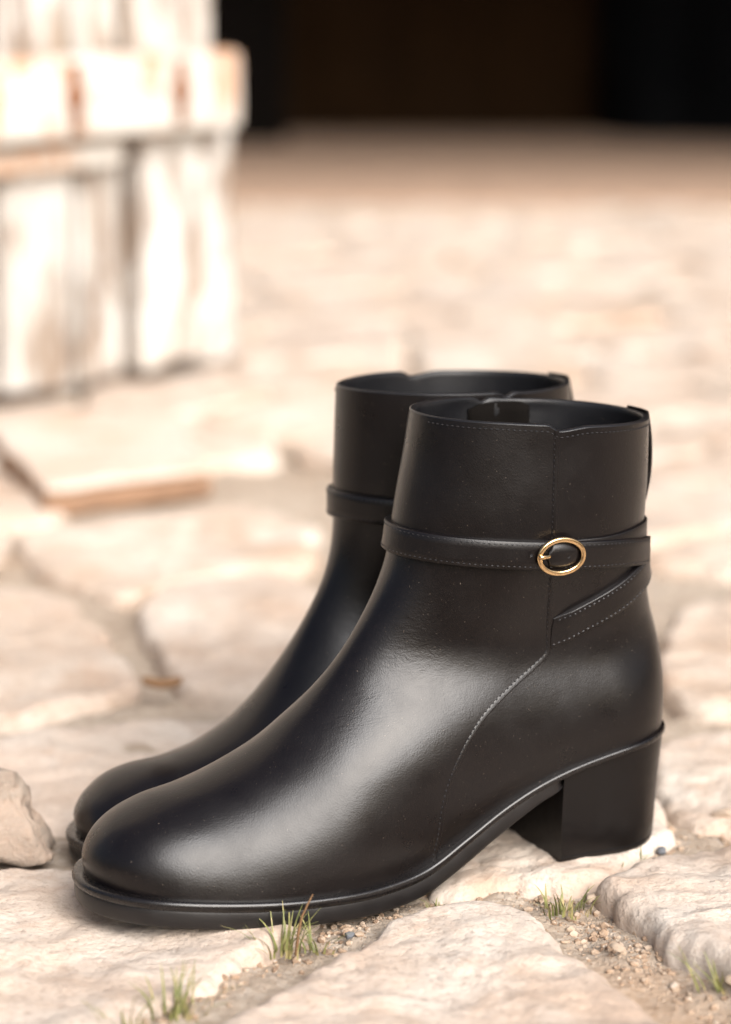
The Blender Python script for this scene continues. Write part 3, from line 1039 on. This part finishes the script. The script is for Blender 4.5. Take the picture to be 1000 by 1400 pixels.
count = 0
for i, (sx, sy) in enumerate(seeds):
    # keep what the view takes in, with a margin
    if abs(sx) > .16 * sy + .35 or sy > 4.15: continue
    P = cell(i)
    if not P or len(P) < 4: continue
    pull = .96
    P = [(sx + (x - sx) * pull, sy + (y - sy) * pull) for x, y in P]
    probe = P + [(sx, sy)] + [((a[0] + sx) / 2, (a[1] + sy) / 2) for a in P] + [((a[0] + b[0]) / 2, (a[1] + b[1]) / 2) for a, b in zip(P, P[1:] + P[:1])]
    if any(inside(q, T) for T in polys for q in probe) or any(inside(q, P) for T in polys for q in T): continue
    if area(P) < 0: P.reverse()
    stone(P, rs.uniform(-.004, .003), pavement, 200 + i, seg=44 if sy > 1.7 else 90, rings=13 if sy > 1.7 else 18, relief=.005, edge=.012, wob=.014)
    count += 1
print('cells', count)

# ------------------------------------------------------------------ barn: front wall, dark interior
WALL_Y, BACK_Y = 3.72, 5.95


def box(bm, x0, x1, y0, y1, z0, z1):
    vs = [bm.verts.new(p) for p in ((x0, y0, z0), (x1, y0, z0), (x1, y1, z0), (x0, y1, z0), (x0, y0, z1), (x1, y0, z1), (x1, y1, z1), (x0, y1, z1))]
    for f in ((0, 3, 2, 1), (4, 5, 6, 7), (0, 1, 5, 4), (1, 2, 6, 5), (2, 3, 7, 6), (3, 0, 4, 7)):
        bm.faces.new([vs[i] for i in f])


def box_obj(name, dims, mat, parent=None, bevel=0.0, seg=2, smooth=False):
    bm = bmesh.new()
    box(bm, *dims)
    if bevel:
        bmesh.ops.bevel(bm, geom=bm.edges[:], offset=bevel, segments=seg, affect='EDGES', profile=.6)
    return bm_obj(name, bm, MAT[mat], parent, smooth)


barn = empty('barn', (0, WALL_Y, 0))
tag(barn, 'stone barn with a wide dark doorway behind the boots', 'barn')
OX0, OX1, OH = -.55, 1.9, 1.3


def bpart(name, dims, mat, bevel=0.0):
    o = box_obj(name, (dims[0], dims[1], dims[2] - WALL_Y, dims[3] - WALL_Y, dims[4], dims[5]), mat, barn, bevel)
    return o


bpart('wall', (-4.5, OX0, WALL_Y, WALL_Y + .4, -.05, 3.4), 'wallstone')
bpart('wall', (OX1, 5.5, WALL_Y, WALL_Y + .4, -.05, 3.4), 'wallstone')
bpart('wall', (OX0 + .002, OX1 - .002, WALL_Y + .003, WALL_Y + .4, OH, 3.4), 'wallstone')
bpart('lintel', (OX0 - .15, OX1 + .15, WALL_Y - .02, WALL_Y + .25, OH - .02, OH + .2), 'darkwood')
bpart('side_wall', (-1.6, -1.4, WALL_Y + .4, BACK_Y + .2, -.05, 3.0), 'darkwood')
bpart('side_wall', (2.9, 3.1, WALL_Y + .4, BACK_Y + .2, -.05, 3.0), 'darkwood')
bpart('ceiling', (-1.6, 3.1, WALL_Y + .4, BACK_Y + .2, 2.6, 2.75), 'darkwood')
bpart('roof', (-4.7, 5.7, WALL_Y - .35, BACK_Y + 1.0, 3.42, 3.55), 'darkwood')
# back wall of upright dark planks
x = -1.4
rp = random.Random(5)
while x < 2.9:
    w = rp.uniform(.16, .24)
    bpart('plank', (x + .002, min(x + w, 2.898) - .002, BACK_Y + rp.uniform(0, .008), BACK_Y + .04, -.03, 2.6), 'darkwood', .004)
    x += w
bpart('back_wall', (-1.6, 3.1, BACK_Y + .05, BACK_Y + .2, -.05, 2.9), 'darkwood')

bpart('shade_board', (-.75, -.17, BACK_Y - .35, BACK_Y - .28, -.03, 1.6), 'nearblack', .01)  # near-black board added to stand in for the darkness at the left
bf_ = box_obj('barn_floor', (-1.39, 2.89, WALL_Y + .50, BACK_Y + .04, -.04, -.002), 'floor', None, .002)
tag(bf_, 'trodden brown earth floor inside the barn', kind='structure')
# heap covered with a blue-black sheet, against the back wall at the right
V = []
nx, nz = 46, 30
for j in range(nz):
    for i in range(nx):
        u, v = i / (nx - 1), j / (nz - 1)
        x = .53 + .9 * u
        z = -.01 + 1.15 * v
        bul = .22 * math.sin(math.pi * u) ** .5 * (1 - .5 * v)
        y = BACK_Y - .06 - bul - .03 * fbm(x * 3, z * .8, 3, 3, 3) - .008 * math.sin(u * 21 + 2 * math.sin(v * 5)) * (1 - .4 * v)
        V.append((x, y, z))
nf = len(V)
V += [(v[0], BACK_Y - .012, v[2]) for v in V]
Fc = grid_faces(nz, nx) + grid_faces(nz, nx, flip=True, base=nf)
edge = [i for i in range(nx)] + [j * nx + nx - 1 for j in range(1, nz)] + [(nz - 1) * nx + i for i in range(nx - 2, -1, -1)] + [j * nx for j in range(nz - 2, 0, -1)]
for a, b in zip(edge, edge[1:] + edge[:1]): Fc.append((a, b, b + nf, a + nf))
tag(mesh_obj('tarpaulin', V, Fc, MAT['tar']), 'blue-black sheet hanging at the right inside the dark barn', 'tarpaulin')

# ------------------------------------------------------------------ white door standing open at the left
dA = Vector((*gp(0, 562), 0))
dB = Vector((*gp(340, 500), 0))
ddir = (dB - dA).normalized()
door = empty('barn_door', (dA.x, dA.y, 0), math.atan2(ddir.y, ddir.x))
tag(door, 'weathered white plank door with a rusty cross rail at the left', 'door')


def dbox(name, u0, u1, d0, d1, z0, z1, mat, bevel=.004, parent=door, jit=0.0, seed=0):
    """u along the door, d towards the viewer (negative local y), z up"""
    bm = bmesh.new()
    nz_ = max(2, int((z1 - z0) / .03))
    bmv = []
    box(bm, u0, u1, -d1, -d0, z0, z1)
    bmesh.ops.bevel(bm, geom=bm.edges[:], offset=bevel, segments=2, affect='EDGES', profile=.6)
    if jit:
        bmesh.ops.subdivide_edges(bm, edges=bm.edges[:], cuts=3, use_grid_fill=True)
        for v in bm.verts:
            v.co.x += jit * fbm(v.co.x, v.co.z, seed, 9, 3)
            v.co.y += jit * .5 * fbm(v.co.x, v.co.z, seed + 4, 9, 3)
            if v.co.z < z0 + .02: v.co.z += jit * 2 * fbm(v.co.x, v.co.y, seed + 8, 20, 2)
    return bm_obj(name, bm, MAT[mat], parent, True)


bounds = [-1.0, -.88, -.77, -.65, -.54, -.42, -.31, -.20, -.105, .002, .100]
for i in range(len(bounds) - 1):
    dbox('board', bounds[i] + .006, bounds[i + 1] - .006, -.028, 0, .012 + .003 * (i % 3), 1.95, 'paint', jit=.004, seed=i)
dbox('board', .106, .160, -.030, -.002, .013, 1.95, 'paint', jit=.004, seed=31)
dbox('stile', .174, .298, -.03, .012, .018, .232, 'paint', .006, jit=.005, seed=40)
dbox('stile', .168, .281, -.03, .002, .234, 1.95, 'paint', .006, jit=.004, seed=41)
dbox('rail', -1.0, .272, .005, .046, .236, .306, 'rail', .008, jit=.004, seed=50)
dbox('rail', -1.0, .272, .005, .046, 1.45, 1.53, 'rail', .008, jit=.004, seed=51)
dbox('lower_rail', -1.0, .140, .001, .022, .205, .229, 'rail', .005, jit=.003, seed=52)
dbox('backing', -1.0, .285, -.060, -.034, -.004, 1.9, 'oldwood', .004)  # added board: fills the gaps, its foot stands in for shade underneath
for u in (.055, .188, -.1, -.3):
    bm = bmesh.new()
    bmesh.ops.create_uvsphere(bm, u_segments=14, v_segments=8, radius=.012)
    for v in bm.verts: v.co = Vector((v.co.x + u, v.co.y * .6 - .047, v.co.z * 1.0 + .272))
    bm_obj('bolt', bm, MAT['rust'], door, True)
    # iron strap below the bolt
    dbox('iron_plate', u - .007, u + .007, .0465, .050, .243, .300, 'rust', .001)

# ------------------------------------------------------------------ loose slab and rock
sl = [gp(62, 700), gp(287, 672), gp(238, 584), gp(-30, 598)]
cx_, cy_ = sum(p[0] for p in sl) / 4, sum(p[1] for p in sl) / 4
slab = empty('stone_slab', (cx_, cy_, 0))
tag(slab, 'thin flat pale slab with a brown edge lying before the white door', 'slab')


def slab_mesh(name, z0, z1, grow, mat, n=40, seed=3):
    C = []
    for k in range(4):
        a, b = Vector(sl[k]), Vector(sl[(k + 1) % 4])
        for q in range(n): C.append(a.lerp(b, q / n))
    V, F = [], []
    m = len(C)
    for z, g in ((z0, 0.), (z0 + .001, .0015), (z1 - .002, .0015), (z1, -.001)):
        for p in C:
            d = Vector((p.x - cx_, p.y - cy_)); l = d.length
            w = .004 * fbm(p.x, p.y, seed, 25, 3) + grow + g
            V.append((d.x + d.x / l * w, d.y + d.y / l * w, z + .0006 * fbm(p.x, p.y, 7, 40, 2)))
    F = grid_faces(4, m, close_v=True)
    base = len(V)
    rows = 10
    for r_ in range(1, rows):
        f = 1 - r_ / rows
        for j in range(m):
            v = V[3 * m + j]
            V.append((v[0] * f, v[1] * f, z1 + .0025 * fbm(v[0] * f, v[1] * f, seed, 18, 4) * min(1, r_ / 2)))
    V.append((0, 0, z1))
    idx = [[3 * m + j for j in range(m)]] + [[base + r_ * m + j for j in range(m)] for r_ in range(rows - 1)]
    for a, b in zip(idx, idx[1:]):
        for j in range(m): F.append((a[j], a[(j + 1) % m], b[(j + 1) % m], b[j]))
    for j in range(m): F.append((idx[-1][j], idx[-1][(j + 1) % m], len(V) - 1))
    F.append(tuple(range(m))[::-1])
    o = mesh_obj(name, V, F, MAT[mat], slab)
    bm = bmesh.new(); bm.from_mesh(o.data); bmesh.ops.recalc_face_normals(bm, faces=bm.faces); bm.to_mesh(o.data); bm.free()
    o.data.polygons.foreach_set('use_smooth', [True] * len(o.data.polygons))
    o.data.set_sharp_from_angle(angle=R(45))


slab_mesh('underside', -.004, .0125, .0, 'slabedge')
slab_mesh('top', .013, .018, -.002, 'slabstone')


def rock_obj(name, loc, size, seed, mat, detail=4, sharp=.35, rz=0.0):
    bm = bmesh.new()
    bmesh.ops.create_icosphere(bm, subdivisions=detail, radius=1.0)
    rr = random.Random(seed)
    planes = [(Vector((rr.gauss(0, 1), rr.gauss(0, 1), rr.gauss(0, .8))).normalized(), rr.uniform(.55, .85)) for _ in range(9)]
    for v in bm.verts:
        d = v.co.normalized()
        r_ = 1.0
        for n_, h in planes:
            c_ = d.dot(n_)
            if c_ > 1e-3: r_ = min(r_, h / c_)
        r_ *= 1 + .10 * noise.fractal(d * 2.2 + Vector((seed, 0, 0)), 1.0, 2.0, 5)
        v.co = Vector((d.x * r_ * size[0], d.y * r_ * size[1], d.z * r_ * size[2]))
    zmin = min(v.co.z for v in bm.verts)
    for v in bm.verts: v.co.z -= zmin
    o = bm_obj(name, bm, MAT[mat], None, True)
    o.location = loc
    o.rotation_euler = (0, 0, rz)
    o.data.set_sharp_from_angle(angle=R(38))
    return o


def rock_hull(name, pts, seed, mat):
    bm = bmesh.new()
    vs = [bm.verts.new(p) for p in pts]
    bmesh.ops.convex_hull(bm, input=vs)
    bmesh.ops.subdivide_edges(bm, edges=bm.edges[:], cuts=6, use_grid_fill=True)
    bmesh.ops.triangulate(bm, faces=bm.faces[:])
    for _ in range(3): bmesh.ops.smooth_vert(bm, verts=bm.verts[:], factor=.15, use_axis_x=True, use_axis_y=True, use_axis_z=True)
    bm.normal_update()
    for v in bm.verts:
        v.co += v.normal * (.0055 * noise.fractal(v.co * 55 + Vector((seed, 0, 0)), 1.0, 2.0, 5) + .0022 * noise.fractal(v.co * 160, 1.0, 2.0, 3))
    return bm_obj(name, bm, MAT[mat], None, True)


c = gp(0, 1168)
pts = [(c[0] + a, c[1] + b, z) for a, b, z in (
    (-.045, -.004, -.004), (.020, -.006, -.004), (.0245, .004, -.002), (.018, .030, -.004), (-.045, .035, -.004),
    (-.045, .000, .030), (-.002, .004, .036), (.004, .006, .0355), (.009, .012, .030), (.017, .004, .012), (-.045, .028, .030), (.004, .024, .024))]
tag(rock_hull('rock', pts, 4, 'rock'), 'small jagged grey-brown rock at the left edge beside the toes', 'rock')

# ------------------------------------------------------------------ boots
left = make_boot('ankle_boot', FRONT_LEFT, BACK, False)
left.location = (.1296, 1.134, .0)
left.rotation_euler = (0, 0, math.pi + R(25))
tag(left, 'black leather ankle boot in front, gold oval buckle on its side strap', 'boot', 'pair of ankle boots')
right = make_boot('ankle_boot', FRONT_RIGHT, BACK_RIGHT, True)
yaw = math.pi + R(27.5)
Mx = Matrix.Translation((.1135, 1.2195, -.004)) @ Matrix.Rotation(yaw, 4, 'Z') @ Matrix.Rotation(R(1.5), 4, 'X') @ Matrix.Translation((.17, 0, 0)) @ Matrix.Rotation(R(2.2), 4, 'Y') @ Matrix.Translation((-.17, 0, 0))
right.matrix_world = Mx
tag(right, 'black leather ankle boot behind, half hidden by its pair', 'boot', 'pair of ankle boots')

# ------------------------------------------------------------------ grass, pebbles, gravel


def tuft(px, py, n, h, spread, seed, label, lean=(0, 0)):
    rr = random.Random(seed)
    x0, y0 = gp(px, py, -.006)
    V, F = [], []
    for k in range(n):
        a = rr.uniform(0, 2 * math.pi)
        r_ = rr.random() ** .7 * spread
        bx, by = r_ * math.cos(a), r_ * math.sin(a) * .7
        L = h * rr.uniform(.22, .82)
        az = a + rr.uniform(-.8, .8)
        bend = rr.uniform(.2, 1.25)
        w = rr.uniform(.0003, .0006)
        sx, sy = -math.sin(az), math.cos(az)
        base = len(V)
        st = 6
        for i in range(st + 1):
            t = i / st
            out = bend * t * t * L * .7
            cx, cy, cz = bx + math.cos(az) * out + lean[0] * t * L, by + math.sin(az) * out + lean[1] * t * L, L * (t - .28 * bend * t * t)
            ww = w * (1 - t) ** .6 + .00008
            V.append((cx - sx * ww, cy - sy * ww, cz))
            V.append((cx, cy, cz + ww * .5))
            V.append((cx + sx * ww, cy + sy * ww, cz))
        for i in range(st):
            b = base + i * 3
            F += [(b, b + 1, b + 4, b + 3), (b + 1, b + 2, b + 5, b + 4)]
    o = mesh_obj('grass_tuft', V, F, MAT['grass'])
    o.location = (x0, y0, -.008)
    return tag(o, label, 'grass', 'grass tufts in the paving joints')


big_tuft = tuft(385, 1300, 40, .028, .010, 1, 'largest green grass tuft, right in front of the sole')
tuft(437, 1298, 14, .022, .006, 2, 'thin grass tuft between sole and pink stone, next to the largest tuft')
tuft(245, 1385, 40, .028, .012, 3, 'yellow-green grass tuft in the joint at the lower left')
tuft(170, 1410, 22, .026, .010, 4, 'grass tuft cut by the bottom edge at the lower left', (-.2, 0))
tuft(852, 1184, 44, .014, .013, 5, 'low green grass tuft at the foot of the block heel')
tuft(772, 1244, 40, .016, .012, 6, 'short grass tuft in the joint below the heel')
tuft(598, 1240, 12, .010, .005, 7, 'tiny grass tuft under the arch of the sole')
tuft(984, 1352, 20, .026, .010, 8, 'grass tuft at the right edge beside the pale stone', (-.3, 0))
# dry seed stem leaning over the sole edge
x0, y0 = gp(405, 1300, -.006)
V = []
pth = [(0, 0, 0), (.001, -.001, .010), (.0025, -.001, .017), (.005, -.002, .023), (.007, -.002, .027)]
for i, p in enumerate(pth):
    r_ = .0007 - .0001 * i
    for j in range(6): V.append((p[0] + r_ * math.cos(j * math.pi / 3), p[1] + r_ * math.sin(j * math.pi / 3), p[2]))
o = mesh_obj('dry_stem', V, grid_faces(len(pth), 6, close_v=True), MAT['dry'], big_tuft)
o.location = (x0 - big_tuft.location.x, y0 - big_tuft.location.y, 0)
o['label'] = 'dry brown stem'

# gravel and crumbs in the joints
joints = [((300, 1335), (470, 1272)), ((440, 1285), (600, 1232)), ((200, 1390), (320, 1330)), ((720, 1215), (830, 1290)), ((740, 1225), (900, 1330)), ((800, 1240), (980, 1380)), ((840, 1300), (1000, 1400)),
          ((600, 1222), (760, 1210)), ((760, 1205), (880, 1180)), ((880, 1150), (1000, 1135)), ((150, 1400), (260, 1370))]
rr = random.Random(77)
bm0 = bmesh.new(); bmesh.ops.create_icosphere(bm0, subdivisions=1, radius=1.0)
bv = [v.co.copy() for v in bm0.verts]; bf = [tuple(v.index for v in f.verts) for f in bm0.faces]; bm0.free()
V, F = [], []
for k in range(2600):
    a, b = joints[rr.randrange(len(joints))]
    t = rr.random()
    x, y = gp(a[0] + (b[0] - a[0]) * t + rr.gauss(0, 22), a[1] + (b[1] - a[1]) * t + rr.gauss(0, 14), -.008)
    s_ = .0004 + .0020 * rr.random() ** 7
    q = (rr.uniform(.6, 1.3), rr.uniform(.6, 1.3), rr.uniform(.4, .9))
    base = len(V)
    zz = -.0085 + .006 * fbm(x, y, 0, 9, 3) + .0025 * fbm(x, y, 3, 60, 2) + s_ * .3
    for v in bv:
        j = 1 + rr.uniform(-.2, .2)
        V.append((x + v.x * s_ * q[0] * j, y + v.y * s_ * q[1] * j, zz + v.z * s_ * q[2] * j))
    F += [tuple(i + base for i in f) for f in bf]
gm = Mat('gravel_grit')
cv = gm.voronoi(gm.coord(), 350, out='Color')
gcol = gm.ramp(cv, [(0.0, (0.14, 0.09, 0.06)), (0.4, (0.33, 0.23, 0.155)), (0.8, (0.42, 0.33, 0.25)), (1.0, (0.55, 0.48, 0.4))])
gravel = mesh_obj('gravel', V, F, gm.set(gcol, .9, spec=.3), smooth=False)
tag(gravel, 'sandy grit and crumbs in the joints of the paving', 'gravel', kind='stuff')
MAT['slate'] = plain('slate_pebble', (0.10, 0.105, 0.115), .7, nscale=200, bump=.3)
MAT['palepebble'] = plain('pale_pebble', (0.33, 0.255, 0.19), .85, nscale=200, bump=.4, bd=.001)


def pebble(px, py, s_, seed, mat, label):
    x, y = gp(px, py, -.003)
    o = rock_obj('pebble', (x, y, -.006), (s_, s_ * .7, s_ * .6), seed, mat, 3, rz=seed)
    tag(o, label, 'pebble', 'loose pebbles on the paving')


pebble(905, 1160, .0034, 5, 'slate', 'blue-grey pebble just behind the block heel')
pebble(990, 1118, .0065, 6, 'palepebble', 'pale pebble at the right edge behind the heel')
pebble(806, 1226, .0042, 8, 'palepebble', 'pale pebble beside the short grass below the heel')
pebble(845, 1292, .0036, 9, 'palepebble', 'small pebble in the joint left of the right stone')
pebble(478, 1275, .0028, 10, 'slate', 'grey pebble under the sole beside the thin grass')
pebble(1000, 1340, .004, 12, 'palepebble', 'pebble by the grass tuft at the right edge')
# curled dry leaf
x0, y0 = gp(222, 952, .0)
V = []
for i in range(9):
    for j in range(5):
        u, v = -1 + i / 4, -1 + j / 2
        w = .005 * (1 - u * u) ** .6 + .0002
        V.append((x0 + u * .011, y0 + v * w, .004 + .004 * v * v + .003 * u * u))
lf = mesh_obj('dry_leaf', V, grid_faces(9, 5), MAT['leaf'])
lf.modifiers.new('thickness', 'SOLIDIFY').thickness = .0004
tag(lf, 'rust-brown dry leaf lying in the joint between two round stones', 'leaf')
